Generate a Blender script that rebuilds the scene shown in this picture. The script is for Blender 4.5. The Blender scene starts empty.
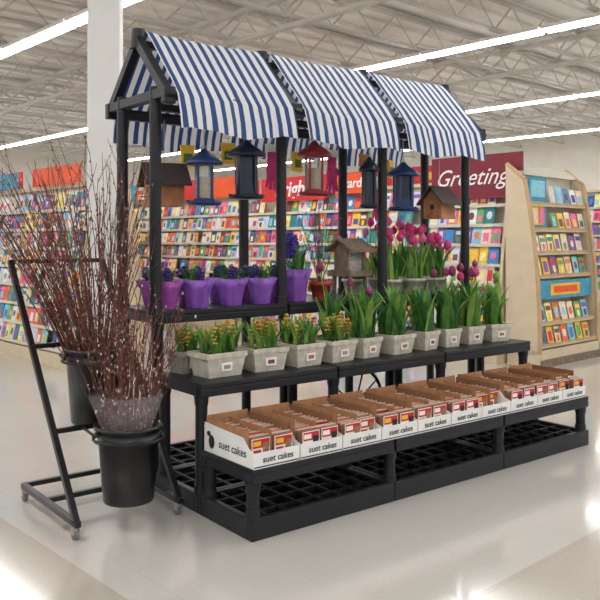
import bpy, math, random
from mathutils import Vector, Matrix, Euler
random.seed(7)
R=random.uniform
sc=bpy.context.scene
try:
    sc.view_settings.view_transform='Standard'
except Exception: pass

def lin(c):
    o=[]
    for x in c[:3]:
        x=x/255.0
        o.append(x/12.92 if x<=0.04045 else ((x+0.055)/1.055)**2.4)
    return (o[0],o[1],o[2],1)

def mat(name,col,rough=0.5,var=0.12,scale=8.0,metal=0.0,bump=0.0,spec=0.5,alpha=1.0,emit=0.0,transl=0.0):
    m=bpy.data.materials.new(name); m.use_nodes=True
    nt=m.node_tree; b=nt.nodes['Principled BSDF']
    c=lin(col)
    tc=nt.nodes.new('ShaderNodeTexCoord'); nz=nt.nodes.new('ShaderNodeTexNoise')
    nz.inputs['Scale'].default_value=scale; nz.inputs['Detail'].default_value=3
    nt.links.new(tc.outputs['Object'],nz.inputs['Vector'])
    rp=nt.nodes.new('ShaderNodeValToRGB')
    rp.color_ramp.elements[0].position=0.3; rp.color_ramp.elements[1].position=0.7
    rp.color_ramp.elements[0].color=tuple(max(0,x*(1-var)) for x in c[:3])+(1,)
    rp.color_ramp.elements[1].color=tuple(min(1,x*(1+var)) for x in c[:3])+(1,)
    nt.links.new(nz.outputs['Fac'],rp.inputs['Fac'])
    nt.links.new(rp.outputs['Color'],b.inputs['Base Color'])
    b.inputs['Roughness'].default_value=rough; b.inputs['Metallic'].default_value=metal
    b.inputs['Specular IOR Level'].default_value=spec
    b.inputs['Alpha'].default_value=alpha
    if emit>0:
        b.inputs['Emission Color'].default_value=c; b.inputs['Emission Strength'].default_value=emit
    if bump>0:
        bp=nt.nodes.new('ShaderNodeBump'); bp.inputs['Strength'].default_value=bump
        nt.links.new(nz.outputs['Fac'],bp.inputs['Height']); nt.links.new(bp.outputs['Normal'],b.inputs['Normal'])
    if transl>0:
        tr=nt.nodes.new('ShaderNodeBsdfTranslucent'); mx=nt.nodes.new('ShaderNodeMixShader')
        nt.links.new(rp.outputs['Color'],tr.inputs['Color'])
        mx.inputs['Fac'].default_value=transl
        out=nt.nodes['Material Output']
        nt.links.new(b.outputs[0],mx.inputs[1]); nt.links.new(tr.outputs[0],mx.inputs[2]); nt.links.new(mx.outputs[0],out.inputs['Surface'])
    return m

def clearmat(name,col,fac=0.25,rough=0.1):
    m=bpy.data.materials.new(name); m.use_nodes=True
    nt=m.node_tree; b=nt.nodes['Principled BSDF']; out=nt.nodes['Material Output']
    b.inputs['Base Color'].default_value=lin(col); b.inputs['Roughness'].default_value=rough
    t=nt.nodes.new('ShaderNodeBsdfTransparent'); mx=nt.nodes.new('ShaderNodeMixShader')
    nz=nt.nodes.new('ShaderNodeTexNoise'); nz.inputs['Scale'].default_value=9
    mr=nt.nodes.new('ShaderNodeMapRange'); mr.inputs['To Min'].default_value=fac*0.4; mr.inputs['To Max'].default_value=fac*1.6
    nt.links.new(nz.outputs['Fac'],mr.inputs['Value']); nt.links.new(mr.outputs[0],mx.inputs['Fac'])
    nt.links.new(t.outputs[0],mx.inputs[1]); nt.links.new(b.outputs[0],mx.inputs[2]); nt.links.new(mx.outputs[0],out.inputs['Surface'])
    return m

class MB:
    def __init__(s): s.v=[];s.f=[];s.m=[];s.s=[];s.mats=[]
    def mi(s,m):
        if m not in s.mats: s.mats.append(m)
        return s.mats.index(m)
    def add(s,vs,fs,m,sm=False):
        o=len(s.v); i=s.mi(m)
        s.v+= [tuple(v) for v in vs]
        for f in fs:
            s.f.append(tuple(o+k for k in f)); s.m.append(i); s.s.append(sm)
    def box(s,lo,hi,m):
        x0,y0,z0=lo;x1,y1,z1=hi
        s.add([(x0,y0,z0),(x1,y0,z0),(x1,y1,z0),(x0,y1,z0),(x0,y0,z1),(x1,y0,z1),(x1,y1,z1),(x0,y1,z1)],
          [(0,3,2,1),(4,5,6,7),(0,1,5,4),(1,2,6,5),(2,3,7,6),(3,0,4,7)],m)
    def cbox(s,c,d,m,rot=None):
        vs=[]
        for dz in(-1,1):
            for dx,dy in((-1,-1),(1,-1),(1,1),(-1,1)):
                p=Vector((dx*d[0]/2,dy*d[1]/2,dz*d[2]/2))
                if rot is not None: p=rot@p
                vs.append(p+Vector(c))
        s.add(vs,[(0,3,2,1),(4,5,6,7),(0,1,5,4),(1,2,6,5),(2,3,7,6),(3,0,4,7)],m)
    def cyl(s,p0,p1,r0,r1,m,n=10,caps=True,sm=True,ph=0.0):
        p0=Vector(p0);p1=Vector(p1);d=(p1-p0)
        if d.length<1e-7: return
        d.normalize()
        a=Vector((1,0,0)) if abs(d.x)<0.9 else Vector((0,1,0))
        if abs(d.z)>0.999: a=Vector((1,0,0))
        e=(a-d*a.dot(d)).normalized(); g=d.cross(e)
        vs=[]
        for p,r in((p0,r0),(p1,r1)):
            for k in range(n):
                t=2*math.pi*k/n+ph
                vs.append(p+e*(math.cos(t)*r)+g*(math.sin(t)*r))
        s.add(vs,[(k,(k+1)%n,n+(k+1)%n,n+k) for k in range(n)],m,sm)
        if caps:
            s.add(vs[:n],[tuple(reversed(range(n)))],m); s.add(vs[n:],[tuple(range(n))],m)
    def beam(s,p0,p1,w,m):   # square tube
        s.cyl(p0,p1,w*0.7071,w*0.7071,m,n=4,sm=False,ph=math.pi/4)
    def lathe(s,c,prof,m,n=16,sm=True,wob=None,ph=0.0,sx=1,sy=1):
        vs=[]
        for j,(r,z) in enumerate(prof):
            for k in range(n):
                t=2*math.pi*k/n+ph
                rr=r*(wob(j,k) if wob else 1)
                vs.append((c[0]+rr*math.cos(t)*sx,c[1]+rr*math.sin(t)*sy,c[2]+z))
        fs=[]
        for j in range(len(prof)-1):
            for k in range(n):
                fs.append((j*n+k,j*n+(k+1)%n,(j+1)*n+(k+1)%n,(j+1)*n+k))
        s.add(vs,fs,m,sm)
    def disc(s,c,r,m,n=16,ph=0.0):
        s.add([(c[0]+r*math.cos(2*math.pi*k/n+ph),c[1]+r*math.sin(2*math.pi*k/n+ph),c[2]) for k in range(n)],[tuple(range(n))],m)
    def tube(s,pts,r,m,n=6):
        for a,b in zip(pts[:-1],pts[1:]): s.cyl(a,b,r,r,m,n=n,caps=True)
    def poly(s,pts,ext,m):  # extrude polygon by vector
        n=len(pts);e=Vector(ext)
        vs=[Vector(p) for p in pts]+[Vector(p)+e for p in pts]
        s.add(vs,[tuple(reversed(range(n))),tuple(range(n,2*n))]+[(k,(k+1)%n,n+(k+1)%n,n+k) for k in range(n)],m)
    def obj(s,name,loc=(0,0,0),rz=0.0,bevel=0.0,parent=None):
        me=bpy.data.meshes.new(name); me.from_pydata(s.v,[],s.f)
        for m in s.mats: me.materials.append(m)
        me.polygons.foreach_set('material_index',s.m); me.polygons.foreach_set('use_smooth',s.s)
        me.update()
        o=bpy.data.objects.new(name,me); sc.collection.objects.link(o)
        o.location=loc; o.rotation_euler=(0,0,rz)
        if bevel>0:
            b=o.modifiers.new('bevel','BEVEL'); b.width=bevel; b.segments=2; b.limit_method='ANGLE'
        if parent: o.parent=parent
        return o

def text(s,size,m,parent,loc,rot,shear=0.0,ext=0.001,name='lettering',align='CENTER',bold=0.0):
    cu=bpy.data.curves.new(name,'FONT'); cu.body=s; cu.size=size; cu.align_x=align; cu.shear=shear; cu.extrude=ext; cu.offset=bold
    cu.materials.append(m)
    o=bpy.data.objects.new(name,cu); sc.collection.objects.link(o)
    o.parent=parent; o.location=loc; o.rotation_euler=rot
    return o

# ---------------------------------------------------------------- frame of the building
CAM=Vector((-2.199,-3.182,1.5)); YAW=math.radians(-38.2); BA=math.radians(4.9)
bu=Vector((math.cos(BA),math.sin(BA),0)); bv=Vector((-math.sin(BA),math.cos(BA),0))
G0=Vector((CAM.x,CAM.y,0))

# ---------------------------------------------------------------- materials
BLK=mat('black_plastic',(25,26,31),0.45,0.2,12,spec=0.4)
GRD=mat('black_grid_plastic',(19,20,24),0.6,0.2,12,spec=0.25)
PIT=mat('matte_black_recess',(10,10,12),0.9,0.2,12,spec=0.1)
BLKM=mat('black_metal',(30,30,32),0.35,0.1,20,metal=0.3)
WHITE=mat('white_card',(236,235,232),0.6,0.03)
KRAFT=mat('kraft_cardboard',(170,122,84),0.8,0.12,20)
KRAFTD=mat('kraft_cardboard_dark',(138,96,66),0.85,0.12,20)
CAKE=mat('suet_cake',(134,94,68),0.5,0.3,90)
CAKEW=mat('pack_rim',(206,188,168),0.35,0.08,30)
RED=mat('red_print',(196,30,36),0.45,0.1)
YEL=mat('yellow_print',(238,190,50),0.5,0.1)
INK=mat('ink',(30,30,34),0.6,0.0)
GREEN=mat('leaf_green',(88,140,58),0.45,0.35,14,transl=0.25)
GREEN2=mat('leaf_green_deep',(58,112,58),0.45,0.35,14,transl=0.25)
GREEN3=mat('leaf_green_light',(134,172,80),0.45,0.25,14,transl=0.25)
ORA=mat('petal_orange',(206,130,50),0.6,0.25,40,transl=0.2)
YELP=mat('petal_yellow',(222,180,84),0.6,0.2,40,transl=0.2)
PINK=mat('petal_pink',(226,72,146),0.5,0.2,40,transl=0.3)
PINK2=mat('petal_light_pink',(240,134,184),0.5,0.2,40,transl=0.3)
PURP=mat('petal_violet',(84,50,140),0.6,0.3,40,transl=0.2)
MAUVE=mat('petal_mauve',(160,60,112),0.5,0.25,40,transl=0.25)
BLUEP=mat('petal_blue',(76,82,184),0.6,0.25,40,transl=0.2)
FOIL=mat('purple_wrap',(152,96,198),0.36,0.22,14,bump=0.3,transl=0.15)
FOIL2=mat('magenta_wrap',(160,76,168),0.36,0.22,14,bump=0.3,transl=0.15)
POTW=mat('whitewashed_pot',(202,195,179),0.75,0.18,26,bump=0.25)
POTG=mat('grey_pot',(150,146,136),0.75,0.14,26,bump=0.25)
SOIL=mat('soil',(52,38,28),0.95,0.4,60)
TERRA=mat('terracotta',(168,66,44),0.6,0.15,20)
WOOD=mat('cedar_wood',(160,106,68),0.65,0.25,16)
WOODG=mat('weathered_wood',(120,104,86),0.75,0.25,18)
ROOFD=mat('dark_roof',(62,46,44),0.6,0.2,20)
NAVY=mat('navy_enamel',(24,50,98),0.3,0.12,10)
DNAVY=mat('dark_navy_enamel',(20,28,52),0.3,0.12,10)
REDE=mat('red_enamel',(140,28,34),0.3,0.12,10)
CLEAR=clearmat('clear_acrylic',(220,228,232),0.22)
WRAP=clearmat('cellophane',(226,226,230),0.15,0.12)
SEED=mat('seed',(150,120,84),0.9,0.4,120)
METAL=mat('steel',(170,170,172),0.3,0.05,20,metal=0.9)
BRK=mat('branch_bark',(98,60,48),0.75,0.3,30)
BRK2=mat('branch_red_bark',(120,66,54),0.7,0.3,30)
BUD=mat('catkin',(196,182,174),0.9,0.15,60)
BUD2=mat('catkin_pink',(156,114,104),0.9,0.2,60)
BEIGE=mat('gondola_beige',(208,190,160),0.55,0.05,6)
CREAM=mat('gondola_cream',(218,210,194),0.55,0.04,6)
TAN=mat('endcap_wood_edge',(190,158,116),0.5,0.1,6)
MAROON=mat('maroon_board',(122,26,46),0.5,0.08,5)
SRED=mat('sign_red',(208,30,34),0.45,0.06,5)
SORA=mat('sign_orange',(232,84,28),0.45,0.06,5)
TEAL=mat('sign_teal',(60,150,180),0.5,0.15,8)
SIGNW=mat('sign_white',(242,240,236),0.5,0.02)
CARDC=[mat('card_%d'%i,c,0.5,0.14,30) for i,c in enumerate([(234,232,226),(240,212,186),(204,44,60),(60,132,196),(242,194,60),(230,112,160),(90,166,96),(40,76,150),(228,110,48),(136,82,166),(136,202,218),(242,232,146),(208,210,228),(40,130,130),(120,62,52)])]

# ---------------------------------------------------------------- camera
cd=bpy.data.cameras.new('camera'); cam=bpy.data.objects.new('camera',cd); sc.collection.objects.link(cam)
cam.location=CAM; cam.rotation_euler=(math.radians(90),0,YAW); cd.sensor_width=36; cd.lens=36*780/600; cd.shift_y=-0.1
sc.camera=cam

# ---------------------------------------------------------------- world
w=bpy.data.worlds.new('world'); sc.world=w; w.use_nodes=True
w.node_tree.nodes['Background'].inputs[0].default_value=(0.98,0.99,1.0,1); w.node_tree.nodes['Background'].inputs[1].default_value=0.78

# ---------------------------------------------------------------- floor
fm=bpy.data.materials.new('vinyl_tile_floor'); fm.use_nodes=True
nt=fm.node_tree; b=nt.nodes['Principled BSDF']; N=nt.nodes.new; L=nt.links.new
tc=N('ShaderNodeTexCoord'); sp=N('ShaderNodeSeparateXYZ'); L(tc.outputs['Object'],sp.inputs[0])
def mth(op,a,bb=None):
    n=N('ShaderNodeMath'); n.operation=op
    for i,x in enumerate((a,bb)):
        if x is None: continue
        if isinstance(x,(int,float)): n.inputs[i].default_value=x
        else: L(x,n.inputs[i])
    return n.outputs[0]
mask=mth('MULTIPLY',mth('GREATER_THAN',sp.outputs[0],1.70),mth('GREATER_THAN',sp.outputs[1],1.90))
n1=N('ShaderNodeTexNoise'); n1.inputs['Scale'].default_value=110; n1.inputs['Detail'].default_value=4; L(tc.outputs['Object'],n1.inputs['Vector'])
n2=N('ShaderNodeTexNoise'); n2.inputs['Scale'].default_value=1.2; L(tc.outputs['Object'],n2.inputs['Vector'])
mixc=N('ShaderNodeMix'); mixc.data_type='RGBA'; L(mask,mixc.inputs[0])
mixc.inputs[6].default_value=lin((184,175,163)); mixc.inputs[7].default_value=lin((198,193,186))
def joint(s):
    f=mth('FRACT',mth('DIVIDE',mth('ADD',s,100.0),0.61)); return mth('LESS_THAN',f,0.006)
jn=mth('MAXIMUM',joint(sp.outputs[0]),joint(sp.outputs[1]))
val=mth('ADD',mth('ADD',mth('MULTIPLY',n1.outputs['Fac'],0.40),0.73),mth('MULTIPLY',n2.outputs['Fac'],0.12))
val=mth('SUBTRACT',val,mth('MULTIPLY',jn,0.10))
mm=N('ShaderNodeVectorMath'); mm.operation='SCALE'; L(mixc.outputs[2],mm.inputs[0]); L(val,mm.inputs['Scale'])
L(mm.outputs[0],b.inputs['Base Color'])
rr_=N('ShaderNodeMapRange'); L(n2.outputs['Fac'],rr_.inputs['Value']); rr_.inputs['To Min'].default_value=0.07; rr_.inputs['To Max'].default_value=0.16; L(rr_.outputs[0],b.inputs['Roughness'])
b.inputs['Specular IOR Level'].default_value=1.0
b.inputs['Coat Weight'].default_value=0.35; b.inputs['Coat Roughness'].default_value=0.05
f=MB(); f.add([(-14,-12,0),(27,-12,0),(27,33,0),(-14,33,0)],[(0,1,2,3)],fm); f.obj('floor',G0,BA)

# ---------------------------------------------------------------- ceiling, walls, joists, lights
DECK=mat('roof_deck',(232,230,225),0.8,0.05,3)
JST=mat('joist_paint',(200,197,190),0.7,0.05,3)
WALL=mat('wall_paint',(218,212,202),0.8,0.04,2)
c=MB()
y=-12.0; k=0
while y<33:
    z=5.75 if k%2==0 else 5.68
    c.add([(-14,y,z),(27,y,z),(27,y+0.3,z),(-14,y+0.3,z)],[(3,2,1,0)],DECK)
    z2=5.68 if k%2==0 else 5.75
    c.add([(-14,y+0.3,z),(27,y+0.3,z),(27,y+0.3,z2),(-14,y+0.3,z2)],[(0,1,2,3)],DECK)
    y+=0.3;k+=1
c.obj('ceiling',G0,BA)
j=MB()
yy=-3.0
while yy<32:
    j.box((-6,yy-0.04,5.08),(27,yy+0.04,5.13),JST); j.box((-6,yy-0.05,5.6),(27,yy+0.05,5.66),JST)
    x=-6.0;up=True
    while x<26.5:
        a=(x,yy,5.12 if up else 5.62);bb=(x+0.55,yy,5.62 if up else 5.12)
        j.cyl(a,bb,0.016,0.016,JST,n=4,caps=False,sm=False); x+=0.55;up=not up
    yy+=1.75
for xx in (2.9,8.7,14.6,20.4):
    j.box((xx-0.07,-3,5.0),(xx+0.07,32,5.07),JST); j.box((xx-0.07,-3,5.5),(xx+0.07,32,5.58),JST)
    y=-3.0;up=True
    while y<31:
        a=(xx,y,5.04 if up else 5.54);bb=(xx,y+0.8,5.54 if up else 5.04)
        j.cyl(a,bb,0.03,0.03,JST,n=4,caps=False,sm=False); y+=0.8;up=not up
j.obj('ceiling_joists',G0,BA)
wl=MB(); wl.box((-14,33,0),(27.2,33.2,5.9),WALL); wl.obj('wall_back',G0,BA)
wl=MB(); wl.box((27,-12,0),(27.2,33,5.9),WALL); wl.obj('wall_right',G0,BA)
EM=bpy.data.materials.new('fluorescent_tube'); EM.use_nodes=True
e=EM.node_tree; e.nodes.remove(e.nodes['Principled BSDF']); em=e.nodes.new('ShaderNodeEmission'); em.inputs[0].default_value=(0.985,0.99,1.0,1); em.inputs[1].default_value=25
e.links.new(em.outputs[0],e.nodes['Material Output'].inputs[0])
FIX=mat('fixture_housing',(230,228,222),0.5,0.02)
for xr in (-5.9,-0.05,5.8,11.65,17.5,23.2):
    l=MB(); y=-8.0
    while y<31:
        l.box((-0.13,y,4.93),(0.13,y+2.38,4.99),FIX)
        l.box((-0.11,y+0.02,4.90),(0.11,y+2.36,4.93),EM)
        y+=2.44
    l.obj('fluorescent_light_row',G0+bu*xr,BA)

# column
cl=MB(); CP=mat('column_paint',(226,225,220),0.6,0.03,3)
cl.box((-0.15,-0.15,0),(0.15,0.15,5.0),CP); cl.box((-0.165,-0.165,0),(0.165,0.165,0.15),BEIGE); cl.box((-0.19,-0.19,4.92),(0.19,0.19,4.995),JST)
cl.obj('support_column',(0.97,3.87,0),YAW+0.12,bevel=0.012)

# ---------------------------------------------------------------- greeting card gondolas
def card(mb,x,yv,z,wd,ht,tilt=0.22,pal=None):
    m=random.choice(pal or (CARDC+[CARDC[0],CARDC[1],CARDC[12]]))
    dy=math.sin(tilt)*ht; dz=math.cos(tilt)*ht
    def q(x0,x1,t0,t1,off,mm):
        mb.add([(x0,yv+dy*t0-off,z+dz*t0),(x1,yv+dy*t0-off,z+dz*t0),(x1,yv+dy*t1-off,z+dz*t1),(x0,yv+dy*t1-off,z+dz*t1)],[(0,1,2,3)],mm)
    q(x,x+wd,0,1,0,m)
    m2=random.choice(CARDC); t=random.random()
    if t<0.4: q(x+wd*0.2,x+wd*0.8,0.2,R(0.55,0.8),0.004,m2)
    elif t<0.7: q(x+wd*0.1,x+wd*0.9,0.62,0.85,0.004,m2); q(x+wd*0.3,x+wd*0.7,0.15,0.5,0.005,random.choice(CARDC))
    else:
        pts=[(x+wd*0.5+wd*0.3*math.cos(a*math.pi/4),yv+dy*(0.5+0.22*math.sin(a*math.pi/4))-0.004,z+dz*(0.5+0.22*math.sin(a*math.pi/4))) for a in range(8)]
        mb.add(pts,[tuple(range(8))],m2)
def gondola(length,loc,rz,rows=8,top=2.22):
    g=MB()
    g.box((-length,0.0,0),(0,0.95,0.16),BEIGE); g.box((-length,0.42,0.16),(0,0.53,top),CREAM)
    g.box((-length,0.36,top),(0,0.59,top+0.05),BEIGE)
    for e0 in (-length,-0.04):
        g.poly([(e0,0.0,0.16),(e0,0.0,0.35),(e0,0.30,top),(e0,0.65,top),(e0,0.95,0.35),(e0,0.95,0.16)],(0.04,0,0),BEIGE)
    sp_=(top-0.24)/rows
    for r in range(rows):
        z=0.20+r*sp_; yv=0.03+0.034*r
        g.box((-length+0.04,yv-0.012,z-0.02),(-0.04,0.42,z),CREAM)
        g.box((-length+0.04,yv-0.016,z),(-0.04,yv-0.010,z+0.018),CREAM)
        x=-length+0.06
        while x<-0.2:
            wd=R(0.105,0.15)
            if random.random()>0.03: card(g,x,yv+0.01,z+0.004,wd,sp_*R(0.80,1.0))
            x+=wd+R(0.002,0.014)
    return g,loc,rz
RG=BA-math.pi/2
P2=Vector((5.29,2.20,0))+bu*0.2+bv*0.5
g,_,_=gondola(11,P2,RG)
for (s0,s1,z0,z1,m) in [(-0.20,1.15,2.02,2.57,MAROON),(2.15,2.95,2.18,2.48,SORA),(3.15,4.65,2.12,2.50,SRED),(5.0,6.2,2.25,2.6,SORA),(6.5,8.2,2.25,2.6,SRED),(8.6,10.2,2.25,2.6,TEAL)]:
    g.box((-s1,0.24,z0),(-s0,0.27,z1),m)
    for q in (0.25,0.9): g.cyl((-s0-(s1-s0)*q,0.29,2.1),(-s0-(s1-s0)*q,0.29,z1-0.03),0.012,0.012,METAL,n=6)
go=g.obj('greeting_card_gondola',P2,RG)
text('Greetings',0.30,SIGNW,go,(-0.50,0.235,2.2),(math.pi/2,0,0),shear=0.45)
text('bright',0.34,SIGNW,go,(-3.90,0.235,2.20),(math.pi/2,0,0),shear=0.2,bold=0.008)
text('cards',0.20,SIGNW,go,(-2.55,0.235,2.27),(math.pi/2,0,0),shear=0.2,bold=0.004)
P1=Vector((1.24,5.38,0))
g,_,_=gondola(9,P1,RG,rows=8,top=2.15)
for (s0,s1,m) in [(0.4,1.6,SORA),(2.2,3.6,TEAL)]:
    g.box((-s1,0.30,2.2),(-s0,0.33,2.42),m)
g.obj('greeting_card_gondola',P1,RG)
for qi,(P,le) in enumerate(((P2+bu*3.2+bv*1.0,14),(P2+bu*6.4+bv*1.0,14),(P1+bu*2.2+bv*3.5,9))):
    g,_,_=gondola(le,P,RG,rows=8,top=2.45)
    s0=1.6
    k=0
    while s0+1.5<le:
        g.box((-s0-1.5,0.30,2.5),(-s0,0.33,2.88),[SRED,SRED,SORA][k%3]); g.box((-s0-1.2,0.29,2.62),(-s0-0.3,0.30,2.76),SIGNW if k%2 else YEL)
        s0+=2.0; k+=1
    g.obj('greeting_card_gondola',P,RG)

# endcap
WARM=[CARDC[i] for i in (1,0,4,4,5,6,8,11,3,9,10,11,1,12,10)]
def endcap(W=1.3,poster=True):
    g=MB(); H=2.42
    g.box((0,0,0),(W,0.46,0.2),BEIGE); g.box((-0.02,-0.02,0),(W+0.02,0.0,0.09),WOODG)
    g.box((0.03,0.38,0.2),(W-0.03,0.44,H-0.06),CREAM)
    prof=[(0,0,0.2)]
    for k in range(9):
        t=k/8; prof.append((0,0.02+0.20*t**2.2,0.2+(H-0.4)*t))
    for k in range(1,7):
        a=k/6*math.pi/2; prof.append((0,0.22+0.24*math.sin(a),H-0.2+0.2*(math.sin(a))))
    prof.append((0,0.46,0.2))
    for x0 in(-0.03,W-0.02):
        g.poly([(x0,p[1],p[2]) for p in prof],(0.05,0,0),BEIGE)
        for a,b_ in zip(prof[:-2],prof[1:-1]): g.cyl((x0+0.025,a[1],a[2]),(x0+0.025,b_[1],b_[2]),0.03,0.03,TAN,n=8)
    ar=[(0.02,0.30,H-0.13)]+[(W/2-(W/2-0.02)*math.cos(q*math.pi/10),0.30,H-0.13+0.12*math.sin(q*math.pi/10)) for q in range(1,10)]+[(W-0.02,0.30,H-0.13)]
    g.poly(ar,(0,0.05,0),CREAM)
    if poster:
        g.box((0.06,0.20,1.62),(0.46,0.215,2.26),TEAL); g.box((0.10,0.195,2.02),(0.42,0.20,2.22),CARDC[10]); g.box((0.12,0.194,1.68),(0.40,0.20,1.94),CARDC[4])
        for q in (0.11,0.28): g.box((q,0.188,1.70),(q+0.12,0.195,1.88),random.choice(WARM))
    zs=[0.24,0.50,None,1.06,1.34,1.62,1.93]
    for r,z in enumerate(zs):
        yv=0.03+0.024*r
        if z is None:
            g.box((0.05,yv,0.79),(W-0.05,yv+0.015,1.01),TEAL); g.box((0.35,yv-0.004,0.83),(W-0.35,yv,0.97),YEL); g.box((0.42,yv-0.006,0.86),(W-0.42,yv-0.004,0.94),SORA); continue
        g.box((0.03,yv-0.01,z-0.02),(W-0.03,0.4,z),BEIGE)
        g.box((0.03,yv-0.014,z),(W-0.03,yv-0.008,z+0.03),TAN)
        x=0.07 if (r<5 or not poster) else 0.54
        while x<W-0.18:
            wd=R(0.135,0.155); card(g,x,yv+0.008,z+0.01,wd,R(0.205,0.24),pal=WARM); x+=wd+R(0.025,0.04)
    return g
ec=endcap(1.42).obj('greeting_card_endcap',Vector((5.29,2.20,0))+bu*0.36,BA,bevel=0.0)

# ---------------------------------------------------------------- tiered black display stand + awning frame
s=MB(); US=(0.04,1.0,2.0,2.96)
D=1.56
for (v0,v1) in ((0,0.52),(0.52,1.04),(1.04,D)):
    for k in range(3):
        x0=k*1.0+0.002; x1=k*1.0+0.998
        s.box((x0,v0,0),(x1,v0+0.035,0.11),BLK); s.box((x0,v1-0.035,0),(x1,v1-0.002,0.11),BLK)
        s.box((x0,v0+0.035,0),(x0+0.035,v1-0.035,0.11),BLK); s.box((x1-0.035,v0+0.035,0),(x1,v1-0.035,0.11),BLK)
        for q in range(1,8): s.box((x0+q*0.125-0.012,v0+0.035,0.06),(x0+q*0.125+0.012,v1-0.035,0.103),GRD)
        for q in range(1,4): s.box((x0+0.035,v0+q*0.13-0.012,0.06),(x1-0.035,v0+q*0.13+0.012,0.101),GRD)
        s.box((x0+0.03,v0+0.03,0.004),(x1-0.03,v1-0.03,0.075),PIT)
def tier(v0,v1,h):
    for k in range(3):
        x0=k*1.0+0.012; x1=k*1.0+0.996
        s.box((x0,v0,h-0.03),(x1,v1,h),BLK)
        s.box((x0,v0,h-0.075),(x1,v0+0.03,h-0.03),BLK); s.box((x0,v1-0.03,h-0.075),(x1,v1,h-0.03),BLK)
        s.box((x0,v0+0.03,h-0.075),(x0+0.03,v1-0.03,h-0.03),BLK); s.box((x1-0.03,v0+0.03,h-0.075),(x1,v1-0.03,h-0.03),BLK)
        for q in range(1,6): s.box((x0+q*0.16-0.01,v0+0.03,h-0.065),(x0+q*0.16+0.01,v1-0.03,h-0.03),BLK)
    for uu in US:
        for vv in (v0+0.045,v1-0.045):
            s.cyl((uu,vv,0.1),(uu,vv,h-0.03),0.034,0.034,BLK,n=14)
            s.cyl((uu,vv,0.1),(uu,vv,0.15),0.042,0.038,BLK,n=14); s.cyl((uu,vv,h-0.12),(uu,vv,h-0.07),0.038,0.042,BLK,n=14)
tier(0.0,0.50,0.355); tier(0.50,1.01,0.71); tier(1.01,D,1.07)
RV=1.27; RH=2.755
for uu in (0.02,0.965,1.915,2.865):
    for vv in (1.045,1.495):
        s.cyl((uu,vv,1.05),(uu,vv,2.42),0.036,0.036,BLK,n=14)
        s.cyl((uu,vv,1.05),(uu,vv,1.12),0.046,0.042,BLK,n=14)
    s.beam((uu,0.90,2.37),(uu,1.64,2.37),0.06,BLK)
    s.beam((uu,0.86,2.33),(uu,RV+0.03,RH+0.02),0.055,BLK); s.beam((uu,1.68,2.33),(uu,RV-0.03,RH+0.02),0.055,BLK)
    s.cyl((uu,RV,RH-0.06),(uu,RV,RH+0.06),0.05,0.04,BLK,n=12)
    for vv in (0.885,1.655): s.cbox((uu,vv,2.35),(0.075,0.05,0.10),BLK)
for vv,hh in ((1.045,2.30),(1.495,2.30),(RV,RH-0.03),(0.90,2.35),(1.64,2.35)):
    s.beam((0.02,vv,hh),(2.865,vv,hh),0.045,BLK)
stand=s.obj('tiered_display_stand',bevel=0.005)

# awnings
AW=bpy.data.materials.new('striped_fabric'); AW.use_nodes=True
nt=AW.node_tree; b=nt.nodes['Principled BSDF']; N=nt.nodes.new; L=nt.links.new
tc=N('ShaderNodeTexCoord'); sp=N('ShaderNodeSeparateXYZ'); L(tc.outputs['Object'],sp.inputs[0])
fr=mth('FRACT',mth('DIVIDE',mth('ADD',sp.outputs[0],10.0),0.070)); st=mth('LESS_THAN',fr,0.46)
mx=N('ShaderNodeMix'); mx.data_type='RGBA'; L(st,mx.inputs[0]); mx.inputs[6].default_value=lin((238,239,240)); mx.inputs[7].default_value=lin((46,80,138))
L(mx.outputs[2],b.inputs['Base Color']); b.inputs['Roughness'].default_value=0.7
tr=N('ShaderNodeBsdfTranslucent'); L(mx.outputs[2],tr.inputs['Color']); ms=N('ShaderNodeMixShader'); ms.inputs[0].default_value=0.25
L(b.outputs[0],ms.inputs[1]); L(tr.outputs[0],ms.inputs[2]); L(ms.outputs[0],nt.nodes['Material Output'].inputs[0])
def awning(u0,u1,i):
    a=MB(); W=u1-u0
    key=[(0.80,2.15),(0.815,2.24),(0.85,2.36),(0.93,2.465),(1.05,2.60),(1.18,2.745),(1.24,2.80),(1.27,2.812),(1.30,2.80),(1.36,2.745),(1.49,2.60),(1.61,2.465),(1.69,2.36),(1.725,2.24),(1.74,2.15)]
    P=[]
    for q in range(len(key)-1):
        for t in (0,0.5): P.append((key[q][0]*(1-t)+key[q+1][0]*t,key[q][1]*(1-t)+key[q+1][1]*t))
    P.append(key[-1]); nu=44; vs=[]
    for jx in range(nu+1):
        t=jx/nu
        for kk,(v,h) in enumerate(P):
            edge=abs(kk-(len(P)-1)/2)/((len(P)-1)/2)
            sag=-0.026*math.sin(math.pi*t)*(1-abs(edge-0.5))
            rip=(0.012*math.sin(t*22+i*2)+0.006*math.sin(t*47+i))*max(0,edge-0.5)/0.5
            hh=h+sag+(0.014*math.sin(t*9+i) if edge>0.93 else 0)+0.004*math.sin(t*31+kk*0.5)
            sgn=-1 if kk<len(P)/2 else 1
            vs.append((t*W,v+sgn*rip,hh))
    n=len(P); fs=[(x*n+k,(x+1)*n+k,(x+1)*n+k+1,x*n+k+1) for x in range(nu) for k in range(n-1)]
    a.add(vs,fs,AW,True)
    a.obj('striped_awning',(u0,0,0))
awning(0.06,0.925,0); awning(1.005,1.875,1); awning(1.955,2.825,2)

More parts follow.
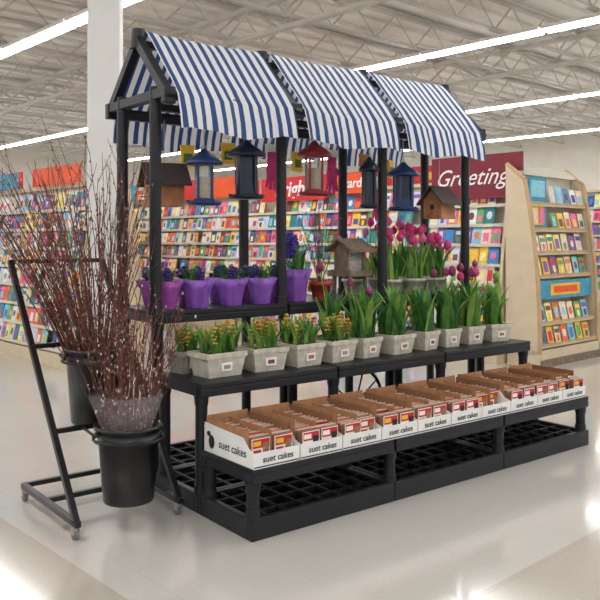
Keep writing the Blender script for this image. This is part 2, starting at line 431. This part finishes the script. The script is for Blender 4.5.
# ---------------------------------------------------------------- suet cake trays
def tray(i,u0):
    t=MB(); W=0.286; Dp=0.475
    t.box((0,0,0),(W,Dp,0.004),WHITE)
    t.box((0,0,0.004),(W,0.004,0.080),WHITE); t.box((0,Dp-0.004,0.004),(W,Dp,0.14),WHITE)
    for x0 in (0,W-0.004):
        t.poly([(x0,0.004,0.004),(x0,0.004,0.080),(x0,0.05,0.095),(x0,0.10,0.14),(x0,Dp-0.004,0.155),(x0,Dp-0.004,0.004)],(0.004,0,0),WHITE)
    t.box((0.0,-0.001,0.006),(W,0.0,0.012),INK)
    fh=R(0.18,0.205)
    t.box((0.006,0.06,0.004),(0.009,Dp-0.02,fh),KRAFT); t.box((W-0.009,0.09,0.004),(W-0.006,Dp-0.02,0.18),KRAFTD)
    t.box((0.009,Dp-0.012,0.004),(W-0.009,Dp-0.008,0.19),KRAFT)
    t.box((W/2-0.002,0.05,0.004),(W/2+0.002,Dp-0.03,0.17),KRAFT)
    depthstart=R(0.0,0.17) if random.random()<0.5 else 0.0
    for col in range(2):
        x0=0.014+col*0.134; y=0.008+max(0,depthstart+R(-0.03,0.03)); first=0
        while y<Dp-0.06:
            h=0.140+R(-0.005,0.007)
            t.box((x0,y,0.005),(x0+0.122,y+0.030,0.005+h-0.006),CAKE)
            t.box((x0-0.002,y+0.022,0.005+h-0.014),(x0+0.124,y+0.030,0.005+h),CAKEW)
            if first==0:
                t.box((x0+0.004,y-0.002,0.02),(x0+0.118,y,0.138),SIGNW)
                t.box((x0+0.008,y-0.003,0.09),(x0+0.114,y-0.002,0.134),RED)
                t.box((x0+0.012,y-0.004,0.100),(x0+0.06,y-0.003,0.124),SIGNW if i%3 else YEL)
                t.box((x0+0.072,y-0.004,0.04),(x0+0.11,y-0.003,0.112),INK if i%2 else SEED)
                t.box((x0+0.012,y-0.003,0.03),(x0+0.06,y-0.002,0.08),YEL if i%2 else RED)
            elif first%3==2:
                t.box((x0+0.01,y+0.0,0.005+h-0.010),(x0+0.112,y+0.022,0.005+h-0.004),RED)
            first+=1
            y+=0.037
    o=t.obj('suet_cake_tray',(u0,0.006,0.3555))
    text('suet cakes',0.046,INK,o,(W*0.52,-0.0015,0.028),(math.pi/2,0,0),shear=0.1,ext=0.0005,bold=0.0005)
    if i==0:
        text('suet cakes',0.062,INK,o,(-0.001,Dp*0.42,0.045),(math.pi/2,0,-math.pi/2),shear=0.1,ext=0.0005,bold=0.0005)
        a=MB(); a.add([(-0.001,Dp*0.84+0.03*math.cos(q*math.pi/5),0.06+0.038*math.sin(q*math.pi/5)) for q in range(10)],[tuple(range(10))],INK)
        a.add([(-0.001,Dp*0.9+0.02*math.cos(q*math.pi/3),0.10+0.016*math.sin(q*math.pi/3)) for q in range(6)],[tuple(range(6))],INK)
        a.obj('bird_print',parent=o)
for i in range(10): tray(i,0.02+i*0.295)

# ---------------------------------------------------------------- plants
def leaf(mb,base,az,Ln,W,l0,curl,m,n=5):
    d=Vector((math.cos(az),math.sin(az),0)); sd=Vector((-math.sin(az),math.cos(az),0))
    p=Vector(base); vs=[]; tw=R(-0.5,0.5)
    for k in range(n+1):
        t=k/n; a=l0+curl*t*t
        w=W*0.5*(math.sin(math.pi*(0.18+0.82*t))**0.7 if t<1 else 0.02)
        s2=(sd*math.cos(tw*t)+d*math.sin(tw*t)*0.5)
        nrm=d*math.cos(a)-Vector((0,0,math.sin(a)))
        vs+= [p-s2*w+nrm*(-w*0.4),p.copy(),p+s2*w+nrm*(-w*0.4)]
        p=p+(d*math.sin(a)+Vector((0,0,math.cos(a))))*(Ln/n)
    fs=[]
    for k in range(n):
        for q in (0,1): fs.append((k*3+q,k*3+q+1,(k+1)*3+q+1,(k+1)*3+q))
    mb.add(vs,fs,m,True)
def blob(mb,c,r,m,sz=1.0):
    x,y,z=c; a=R(0,3)
    vs=[(x,y,z-r*sz)]+[(x+r*math.cos(a+k*math.pi/2.5),y+r*math.sin(a+k*math.pi/2.5),z+R(-.2,.2)*r) for k in range(5)]+[(x,y,z+r*sz)]
    fs=[(0,1+(k+1)%5,1+k) for k in range(5)]+[(6,1+k,1+(k+1)%5) for k in range(5)]
    mb.add(vs,fs,m,False)
def spike(mb,base,h,r,m,m2):
    x,y,z=base
    mb.cyl((x,y,z-0.07),(x,y,z),0.006,0.006,GREEN3,n=6,caps=False)
    rows=max(4,int(h/0.016))
    for j in range(rows):
        t=j/(rows-1); rr=r*(math.sin(math.pi*(0.22+0.66*t))**0.8)
        cnt=7
        for k in range(cnt):
            a=k*2*math.pi/cnt+j*0.45
            blob(mb,(x+rr*math.cos(a),y+rr*math.sin(a),z+h*t+R(-.003,.003)),r*0.46,m if random.random()<0.7 else m2)
def tulip(mb,base,h,m,lean,az,closed=1.0,sz=1.0):
    p=Vector(base); d=Vector((math.cos(az),math.sin(az),0)); pts=[p.copy()]
    for k in range(4):
        a=lean*(k+1)/4; p=p+(d*math.sin(a)+Vector((0,0,math.cos(a))))*h/4; pts.append(p.copy())
    mb.tube(pts,0.0045,GREEN3,n=5)
    pr=[(0.004,-0.002),(0.018,0.006),(0.025,0.022),(0.024,0.038),(0.017*closed,0.054),(0.007*closed,0.064)]
    pr=[(r*sz,z*sz) for r,z in pr]
    mb.lathe(tuple(p),pr,m,n=9,wob=lambda j,k:1+0.14*(1 if k%3==0 else -0.4),ph=R(0,2))
def sqpot(mb,w,dp,h,m,taper=0.82,rim=0.014):
    def ring(sw,z): return [(-w/2*sw,-dp/2*sw,z),(w/2*sw,-dp/2*sw,z),(w/2*sw,dp/2*sw,z),(-w/2*sw,dp/2*sw,z)]
    rs=[ring(taper,0),ring(taper+(1-taper)*0.8,h*0.80),ring(1.03,h*0.80),ring(1.03,h),ring(0.90,h),ring(0.88,h*0.82)]
    vs=[p for r in rs for p in r]; fs=[(3,2,1,0)]
    for j in range(len(rs)-1):
        for k in range(4): fs.append((j*4+k,j*4+(k+1)%4,(j+1)*4+(k+1)%4,(j+1)*4+k))
    mb.add(vs,fs,m); mb.add(ring(0.885,h*0.86),[(0,1,2,3)],SOIL)
    sl=-dp/2*(taper+(1-taper)*0.45)-0.006
    mb.cbox((0,sl,h*0.42),(min(0.075,w*0.36),0.004,h*0.34),SIGNW); mb.cbox((0,sl-0.003,h*0.42),(min(0.045,w*0.2),0.002,h*0.16),random.choice([MAUVE,ORA,POTG]))
def hyacinth_pot(u,v,z,w,dp,h,cols,npl,bl=0.09,m=POTW):
    p=MB(); sqpot(p,w,dp,h,m)
    for k in range(npl):
        cx=R(-w*0.40,w*0.40); cy=R(-dp*0.38,dp*0.38)
        for q in range(7): leaf(p,(cx,cy,h*0.8),R(0,6.28),R(0.12,0.21),0.026,R(0.05,0.4),R(0.1,0.8),random.choice([GREEN,GREEN3,GREEN]))
        if random.random()<0.8: spike(p,(cx,cy,h+R(0.03,0.09)),bl*R(0.7,1.0),0.019,random.choice(cols),random.choice([cols[-1],GREEN3]))
    p.obj('potted_hyacinth',(u,v,z),R(-0.12,0.12),bevel=0)
def tulip_pot(u,v,z,w,h,lh,cols,nt_,nl,round_=False,m=POTW,lw=0.05,sh=None):
    p=MB()
    if round_:
        p.lathe((0,0,0),[(w*0.36,0),(w*0.48,h*0.82),(w*0.53,h*0.82),(w*0.53,h),(w*0.46,h),(w*0.45,h*0.85)],m,n=20); p.disc((0,0,h*0.87),w*0.46,SOIL,20); p.disc((0,0,0.001),w*0.36,m,20)
    else: sqpot(p,w,w*0.9,h,m,0.8)
    for k in range(nl):
        leaf(p,(R(-w*.3,w*.3),R(-w*.3,w*.3),h*0.8),R(0,6.28),lh*R(0.7,1.1),lw*R(0.7,1.2),R(0.02,0.34),R(0.0,1.0),random.choice([GREEN,GREEN2,GREEN,GREEN3]),n=6)
    for k in range(nt_):
        tulip(p,(R(-w*.3,w*.3),R(-w*.3,w*.3),h*0.8),(sh or lh)*R(0.8,1.12),random.choice(cols),R(0,0.4),R(0,6.28),R(0.6,1.2),R(0.95,1.25))
    p.obj('potted_tulips',(u,v,z),R(-0.2,0.2))
def foil_pot(u,v,z,r,h,m,fl,tall=0,bloom=PURP):
    p=MB(); n=28; ph=R(0,6)
    wob=lambda j,k:1+(0.03+0.035*j)*math.sin(k*2*math.pi/n*7+ph)+(0.02*j)*math.sin(k*2*math.pi/n*3+ph)
    p.lathe((0,0,0),[(r*0.62,0),(r*0.72,h*0.35),(r*0.84,h*0.7),(r*1.08,h),(r*1.0,h*0.99),(r*0.8,h*0.72)],m,n=n,wob=wob)
    p.disc((0,0,0.001),r*0.62,m,n); p.disc((0,0,h*0.74),r*0.80,SOIL,n)
    for q in range(16): leaf(p,(R(-r*.3,r*.3),R(-r*.3,r*.3),h*0.74),R(0,6.28),R(0.09,0.16)*(1+tall*0.6),0.028,R(0.1,0.5),R(0.1,0.9),random.choice([GREEN,GREEN2]))
    for q in range(fl):
        spike(p,(R(-r*.5,r*.5),R(-r*.5,r*.5),h+R(0.0,0.03)+tall*0.08),(0.05+0.1*tall)*R(0.8,1.1),0.022+0.010*tall,bloom,random.choice([PURP,BLUEP,GREEN2]) if not tall else PURP)
    p.obj('purple_wrapped_hyacinth',(u,v,z),0)
T2=0.711; T3=1.071
V=0.705
hy=[(0.245,0.275),(0.57,0.245),(0.865,0.24),(1.145,0.235)]
for u,wd in hy: hyacinth_pot(u,V,T2,wd,0.20,0.14,[ORA,YELP,ORA,YELP],11)
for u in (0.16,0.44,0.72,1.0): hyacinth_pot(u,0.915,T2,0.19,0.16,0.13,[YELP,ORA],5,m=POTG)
for u,cnt,wd in [(1.41,2,0.19),(1.70,0,0.225),(2.00,0,0.18),(2.25,0,0.165),(2.51,0,0.175),(2.80,1,0.21)]:
    tulip_pot(u,V,T2,wd,0.135,0.36,[MAUVE,MAUVE,GREEN3],cnt,28,lw=0.056,sh=0.34)
for u,cnt in [(1.30,1),(1.60,0),(1.90,0),(2.20,0),(2.50,4),(2.80,5)]:
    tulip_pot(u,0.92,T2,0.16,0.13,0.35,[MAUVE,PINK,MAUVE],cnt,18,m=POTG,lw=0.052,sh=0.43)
for k,(u,v,mm,fl,tall) in enumerate([(0.15,1.16,FOIL2,3,0),(0.37,1.15,FOIL,3,0),(0.63,1.15,FOIL,4,0),(0.875,1.15,FOIL,3,0),(1.185,1.16,FOIL,2,1)]):
    foil_pot(u,v,T3,0.105 if not tall else 0.10,0.175+0.05*tall,mm,fl,tall,BLUEP if tall else PURP)
for u,mm in ((0.19,FOIL2),(0.44,FOIL2),(0.69,FOIL),(0.92,FOIL2),(1.17,FOIL)):
    foil_pot(u,1.385,T3,0.10,0.17,mm,3)
p=MB(); p.lathe((0,0,0),[(0.055,0),(0.075,0.10),(0.085,0.10),(0.085,0.135),(0.072,0.135),(0.07,0.11)],TERRA,n=20); p.disc((0,0,0.115),0.073,SOIL,20); p.disc((0,0,0.001),0.055,TERRA,20)
for k in range(30):
    a=R(0,6.28); q=Vector((R(-.02,.02),R(-.02,.02),0.11)); ln=R(0.3,0.62); sl=R(0.05,0.4)
    pts=[q.copy()]
    for j2 in range(4):
        q=q+Vector((math.cos(a)*math.sin(sl),math.sin(a)*math.sin(sl),math.cos(sl)))*ln/4+Vector((R(-.012,.012),R(-.012,.012),0)); pts.append(q.copy())
    p.tube(pts,0.002,BRK,n=4)
    for pt in pts[2:]: blob(p,tuple(pt),0.007,random.choice([MAUVE,BRK2,GREEN2]))
p.obj('potted_twig_plant',(1.40,1.15,T3))
for u,v,n,sh in [(2.10,1.15,10,0.34),(2.36,1.14,11,0.36),(2.62,1.15,9,0.30),(2.22,1.40,9,0.42),(2.52,1.40,9,0.42),(2.80,1.38,4,0.28),(1.93,1.38,4,0.3)]:
    tulip_pot(u,v,T3,0.18,0.125,0.30,[PINK,PINK2,PINK],n,22,round_=True,lw=0.05,sh=sh)

def house(name,loc,rz,w,d,h,wall,roof,open_=False,hang=None,rise=0.09,legs=0):
    o=MB(); z0=legs
    if legs:
        for sx in(-1,1):
            for sy in(-1,1): o.box((sx*w*0.42-0.012,sy*d*0.42-0.012,0),(sx*w*0.42+0.012,sy*d*0.42+0.012,legs),wall)
    if open_:
        o.box((-w*0.62,-d*0.62,z0),(w*0.62,d*0.62,z0+0.018),wall)
        for a0,b0 in (((-w*.62,-d*.62),(w*.62,-d*.60)),((-w*.62,d*.60),(w*.62,d*.62)),((-w*.62,-d*.62),(-w*.60,d*.62)),((w*.60,-d*.62),(w*.62,d*.62))):
            o.box((a0[0],a0[1],z0+0.018),(b0[0],b0[1],z0+0.045),wall)
        for sx in(-1,1):
            o.box((sx*w*0.46-0.012,-d*0.35,z0+0.018),(sx*w*0.46+0.012,d*0.35,z0+h),wall)
        o.box((-w*0.44,-d*0.28,z0+0.02),(w*0.44,-d*0.27,z0+h),CLEAR); o.box((-w*0.42,-d*0.24,z0+0.02),(w*0.42,d*0.24,z0+h*0.6),SEED)
        o.box((-w*0.44,d*0.27,z0+0.02),(w*0.44,d*0.28,z0+h),CLEAR)
    else:
        o.poly([(-w/2,-d/2,z0),(w/2,-d/2,z0),(w/2,-d/2,z0+h),(0,-d/2,z0+h+rise*0.92),(-w/2,-d/2,z0+h)],(0,d,0),wall)
        o.cyl((0,-d/2-0.002,z0+h*0.62),(0,-d/2+0.01,z0+h*0.62),0.022,0.022,INK,n=16); o.cyl((0,-d/2-0.05,z0+h*0.36),(0,-d/2,z0+h*0.36),0.005,0.005,wall,n=8)
    ov=0.04
    if not open_:
        for sx in(-1,1):
            o.poly([(0,-d/2-ov,z0+h+rise),(sx*(w/2+ov),-d/2-ov,z0+h-rise*ov/(w/2)),(sx*(w/2+ov),-d/2-ov,z0+h-rise*ov/(w/2)+0.016),(0,-d/2-ov,z0+h+rise+0.018)],(0,d+2*ov,0),roof)
    else:
        for sy in(-1,1):
            o.poly([(-w/2-ov,0,z0+h+rise),(-w/2-ov,sy*(d/2+ov),z0+h-0.01),(-w/2-ov,sy*(d/2+ov),z0+h+0.008),(-w/2-ov,0,z0+h+rise+0.018)],(w+2*ov,0,0),roof)
        for sx in (-1,1): o.poly([(sx*w*0.46,-d*0.36,z0+h),(sx*w*0.46,d*0.36,z0+h),(sx*w*0.46,0,z0+h+rise)],(0.012*sx,0,0),wall)
    if hang: 
        o.cyl((0,0,z0+h+rise),(0,0,hang-loc[2]),0.003,0.003,METAL,n=6)
    return o.obj(name,loc,rz,bevel=0.002)
house('wooden_bird_feeder',(1.70,1.17,T3),0.15,0.21,0.18,0.19,WOODG,WOODG,open_=True,rise=0.075,legs=0.16)
house('birdhouse',(0.27,1.40,1.72),-math.pi/2-0.25,0.20,0.22,0.17,WOOD,ROOFD,hang=2.29,rise=0.10)
house('birdhouse',(2.55,1.045,1.67),-math.pi/2+0.1,0.17,0.19,0.15,WOOD,ROOFD,hang=2.29,rise=0.095)

def feeder(u,v,z0,z1,r,col,solid=False,hang=2.29):
    o=MB(); H=z1-z0
    o.lathe((0,0,0),[(0.0,0.0),(r*0.9,0.004),(r*1.0,0.022),(r*0.95,0.03),(r*0.86,0.016),(0.0,0.012)],col,n=24)
    rb=r*0.56
    if solid:
        o.cyl((0,0,0.012),(0,0,H*0.24),rb*1.05,rb*1.05,col,n=20); o.cyl((0,0,H*0.24),(0,0,H*0.70),rb*0.94,rb*0.94,DNAVY,n=20)
        for k in range(4):
            a=k*math.pi/2+0.4; o.box((rb*math.cos(a)-0.012,rb*math.sin(a)-0.012,0.02),(rb*math.cos(a)+0.012,rb*math.sin(a)+0.012,H*0.74),col)
    else:
        o.cyl((0,0,0.012),(0,0,H*0.50),rb*0.85,rb*0.85,SEED,n=20)
        o.cyl((0,0,0.012),(0,0,H*0.74),rb*0.95,rb*0.95,CLEAR,n=20,caps=False)
        o.cyl((0,0,0.012),(0,0,H*0.13),rb,rb,col,n=20)
        for k in range(4):
            a=k*math.pi/2+0.4; o.cyl((rb*math.cos(a),rb*math.sin(a),0.01),(rb*math.cos(a),rb*math.sin(a),H*0.76),0.009,0.009,col,n=6)
    o.lathe((0,0,H*0.72),[(rb,-0.005),(r*1.06,0.0),(r*1.06,0.012),(r*0.75,H*0.12),(r*0.34,H*0.2),(r*0.2,H*0.25),(r*0.12,H*0.27),(0.0,H*0.28)],col,n=24)
    for k in range(4):
        a=k*math.pi/2; o.cyl((r*0.93*math.cos(a),r*0.93*math.sin(a),0.02),(r*1.08*math.cos(a),r*1.08*math.sin(a),0.032),0.006,0.006,col,n=6)
    pts=[(0.02*math.cos(t),0,H+0.0+0.02*math.sin(t)) for t in [q*math.pi/4 for q in range(9)]]
    o.tube(pts,0.003,METAL,n=5)
    o.cyl((0,0,H-0.005),(0,0,hang-z0),0.0035,0.0035,METAL,n=6)
    o.obj('hanging_bird_feeder',(u,v,z0))
feeder(0.36,1.045,1.715,2.075,0.112,NAVY)
feeder(0.68,1.045,1.765,2.155,0.122,DNAVY,True)
feeder(1.254,1.045,1.805,2.195,0.115,REDE)
feeder(1.78,1.045,1.73,2.12,0.075,DNAVY,True)
feeder(2.138,1.045,1.72,2.10,0.122,NAVY,True)

def glove(u,v,z,m,sc_=1.0,hang=2.29):
    o=MB(); s_=sc_
    o.cbox((0,0,0.19*s_),(0.10*s_,0.006,0.05*s_),SIGNW); o.lathe((0,0,0.0),[(0.0,0.0),(0.035*s_,0.01*s_),(0.043*s_,0.06*s_),(0.036*s_,0.12*s_),(0.034*s_,0.17*s_),(0.0,0.17*s_)],m,n=12,sy=0.35)
    for k,(a,ln) in enumerate([(-0.30,0.06),(-0.1,0.075),(0.1,0.08),(0.28,0.065)]):
        b0=(math.sin(a)*0.09*s_,0,0.03*s_); o.cyl(b0,(b0[0]+math.sin(a)*ln*s_,0,b0[2]-ln*s_),0.011*s_,0.009*s_,m,n=8)
    o.cyl((0.03*s_,0,0.10*s_),(0.075*s_,0,0.05*s_),0.012*s_,0.010*s_,m,n=8)
    o.cyl((0,0,0.2*s_),(0,0,hang-z),0.002,0.002,METAL,n=5)
    o.obj('garden_glove_pair',(u,v,z))
def pack(u,v,z,m,hang=2.29,w=0.10,h=0.15):
    o=MB(); o.poly([(-w/2,-0.012,0),(w/2,-0.012,0),(w/2*0.92,-0.014,h*0.5),(w/2,-0.004,h),(-w/2,-0.004,h),(-w/2*0.92,-0.014,h*0.5)],(0,0.022,0),m)
    o.cbox((0,-0.016,h*0.4),(w*0.6,0.003,h*0.4),GREEN); o.cyl((0,0,h-0.01),(0,0,hang-z),0.002,0.002,METAL,n=5)
    o.obj('seed_packet',(u,v,z),R(-0.4,0.4))
glove(1.22,1.495,1.93,PINK,1.3); glove(1.80,1.495,1.93,PINK,1.3); glove(2.3,1.495,1.72,PINK,1.2)
pack(0.50,1.495,2.0,YEL); pack(0.83,1.495,2.04,YEL); pack(1.45,1.495,2.02,YEL); pack(2.15,1.495,2.05,ORA); pack(2.45,1.495,2.02,YEL)

o=MB(); nR=28; rr=0.25
pts=[(rr*math.cos(2*math.pi*k/nR),0,rr*math.sin(2*math.pi*k/nR)) for k in range(nR+1)]
o.tube(pts,0.012,BLKM,n=8); o.cyl((0,-0.03,0),(0,0.03,0),0.03,0.03,BLKM,n=14)
for k in range(10):
    a=k*math.pi/5; o.cyl((0,0,0),(rr*math.cos(a),0,rr*math.sin(a)),0.006,0.006,BLKM,n=6)
o.obj('spoked_wheel',(1.42,0.80,0.373))

# ---------------------------------------------------------------- rolling bucket stand
r=MB(); UL,UR=-0.67,-0.09
RUB=mat('caster_rubber',(120,118,114),0.6)
for uu in (UL,UR):
    r.beam((uu,0.54,0.085),(uu,1.34,0.085),0.03,BLKM)
    r.beam((uu,0.56,0.085),(uu,1.57,1.37),0.03,BLKM)
    for vv in (0.57,1.31):
        r.cyl((uu,vv,0.07),(uu,vv,0.045),0.012,0.012,METAL,n=8)
        r.cyl((uu-0.011,vv+0.01,0.028),(uu+0.011,vv+0.01,0.028),0.028,0.028,RUB,n=16)
        r.box((uu-0.018,vv-0.012,0.03),(uu-0.012,vv+0.02,0.07),METAL); r.box((uu+0.012,vv-0.012,0.03),(uu+0.018,vv+0.02,0.07),METAL)
for (vv,hh) in ((1.34,0.085),(1.0,0.085),(1.57,1.37),(0.875,0.485),(1.20,0.90)):
    r.beam((UL,vv,hh),(UR,vv,hh),0.026,BLKM)
for (cv,rim,rad,bv_) in ((0.60,0.485,0.182,0.875),(1.03,0.84,0.182,1.20)):
    pts=[(-0.37+rad*math.cos(2*math.pi*k/24),cv+rad*math.sin(2*math.pi*k/24),rim-0.02) for k in range(25)]
    r.tube(pts,0.008,BLKM,n=6)
    for du in(-0.14,0.14): r.tube([(-0.37+du,cv+0.10,rim-0.02),(-0.37+du,bv_,rim)],0.008,BLKM,n=6)
r.obj('rolling_bucket_stand')
BKT=mat('bucket_plastic',(24,24,27),0.32,0.15,6)
def bucket(cu,cv,z,h,rt):
    o=MB(); 
    o.lathe((0,0,0),[(0.0,0.0),(rt*0.74,0.0),(rt*0.76,0.01),(rt*0.90,h*0.80),(rt*0.93,h*0.80),(rt*0.93,h*0.84),(rt*0.91,h*0.84),(rt*0.95,h*0.95),(rt*1.03,h*0.955),(rt*1.03,h),(rt*0.94,h),(rt*0.72,0.02),(0,0.02)],BKT,n=36)
    pts=[(rt*1.04*math.cos(math.pi+math.pi*q/12),-0.02-rt*0.98*math.sin(math.pi*q/12)*0.98,h*0.93-0.05*math.sin(math.pi*q/12)) for q in range(13)]
    o.tube(pts,0.0025,BLKM,n=5)
    for sx in(-1,1): o.cyl((sx*rt*0.93,0,h*0.92),(sx*rt*1.06,0,h*0.92),0.014,0.014,BKT,n=10)
    o.obj('black_bucket',(cu,cv,z))
bucket(-0.37,0.60,0.135,0.40,0.174)
bucket(-0.37,1.03,0.47,0.42,0.174)
def branches(name,base,n,h0,h1,spread,bias,seed,budm,rb=0.10):
    random.seed(seed); o=MB()
    for k in range(n):
        a=R(0,6.28); q0=math.sqrt(random.random()); p=Vector((math.cos(a)*q0*rb*0.6,math.sin(a)*q0*rb*0.6,0.03))
        H=R(h0,h1)*(1-0.12*q0); tip=Vector((math.cos(a)*q0*spread+bias[0]*H,math.sin(a)*q0*spread+bias[1]*H,H))
        ns=9; pts=[]; rad0=R(0.0035,0.006); m=random.choice([BRK,BRK2,BRK])
        jx,jy=R(-.03,.03),R(-.03,.03)
        for t_ in range(ns+1):
            t=t_/ns; bow=math.sin(math.pi*t)
            pts.append(Vector((p.x+(tip.x-p.x)*t**1.4+jx*bow+R(-.006,.006),p.y+(tip.y-p.y)*t**1.4+jy*bow+R(-.006,.006),p.z+(tip.z-p.z)*t)))
        for t_ in range(ns):
            o.cyl(pts[t_],pts[t_+1],rad0*(1-0.7*t_/ns),rad0*(1-0.7*(t_+1)/ns),m,n=4,caps=False)
        segs=[]
        for t_ in range(4,ns+1):
            if random.random()<0.6:
                d=(pts[t_]-pts[t_-1]).normalized()+Vector((R(-.5,.5),R(-.5,.5),R(-.1,.3))); d.normalize()
                e2=pts[t_]+d*R(0.08,0.24); o.cyl(pts[t_],e2,0.0024,0.0013,m,n=3,caps=False); segs.append((pts[t_],e2))
        for t_ in range(3,ns): segs.append((pts[t_],pts[t_+1]))
        for (a0,b0) in segs:
            for q in range(3):
                if random.random()<0.42:
                    c0=a0.lerp(b0,R(0,1)); blob(o,(c0.x+R(-.006,.006),c0.y+R(-.006,.006),c0.z),R(0.004,0.0065),random.choice(budm),1.9)
    return o.obj(name,base)
branches('pussy_willow_branches',(-0.37,1.03,0.49),120,0.95,1.58,0.50,(-0.12,0.08),3,[BUD,BUD2,BRK,BUD2,BRK2])
branches('pussy_willow_branches',(-0.37,0.60,0.155),68,0.66,1.12,0.28,(0.03,-0.02),5,[BUD,BUD2,BUD2,BRK2,BRK])
o=MB(); n=30
o.lathe((0,0,0),[(0.09,0),(0.12,0.12),(0.15,0.22),(0.175,0.32)],WRAP,n=n,wob=lambda j,k:1+0.04*j*math.sin(k*2*math.pi/n*5)+0.03*j*math.sin(k*2*math.pi/n*9+1))
o.obj('cellophane_sleeve',(-0.38,0.59,0.38))
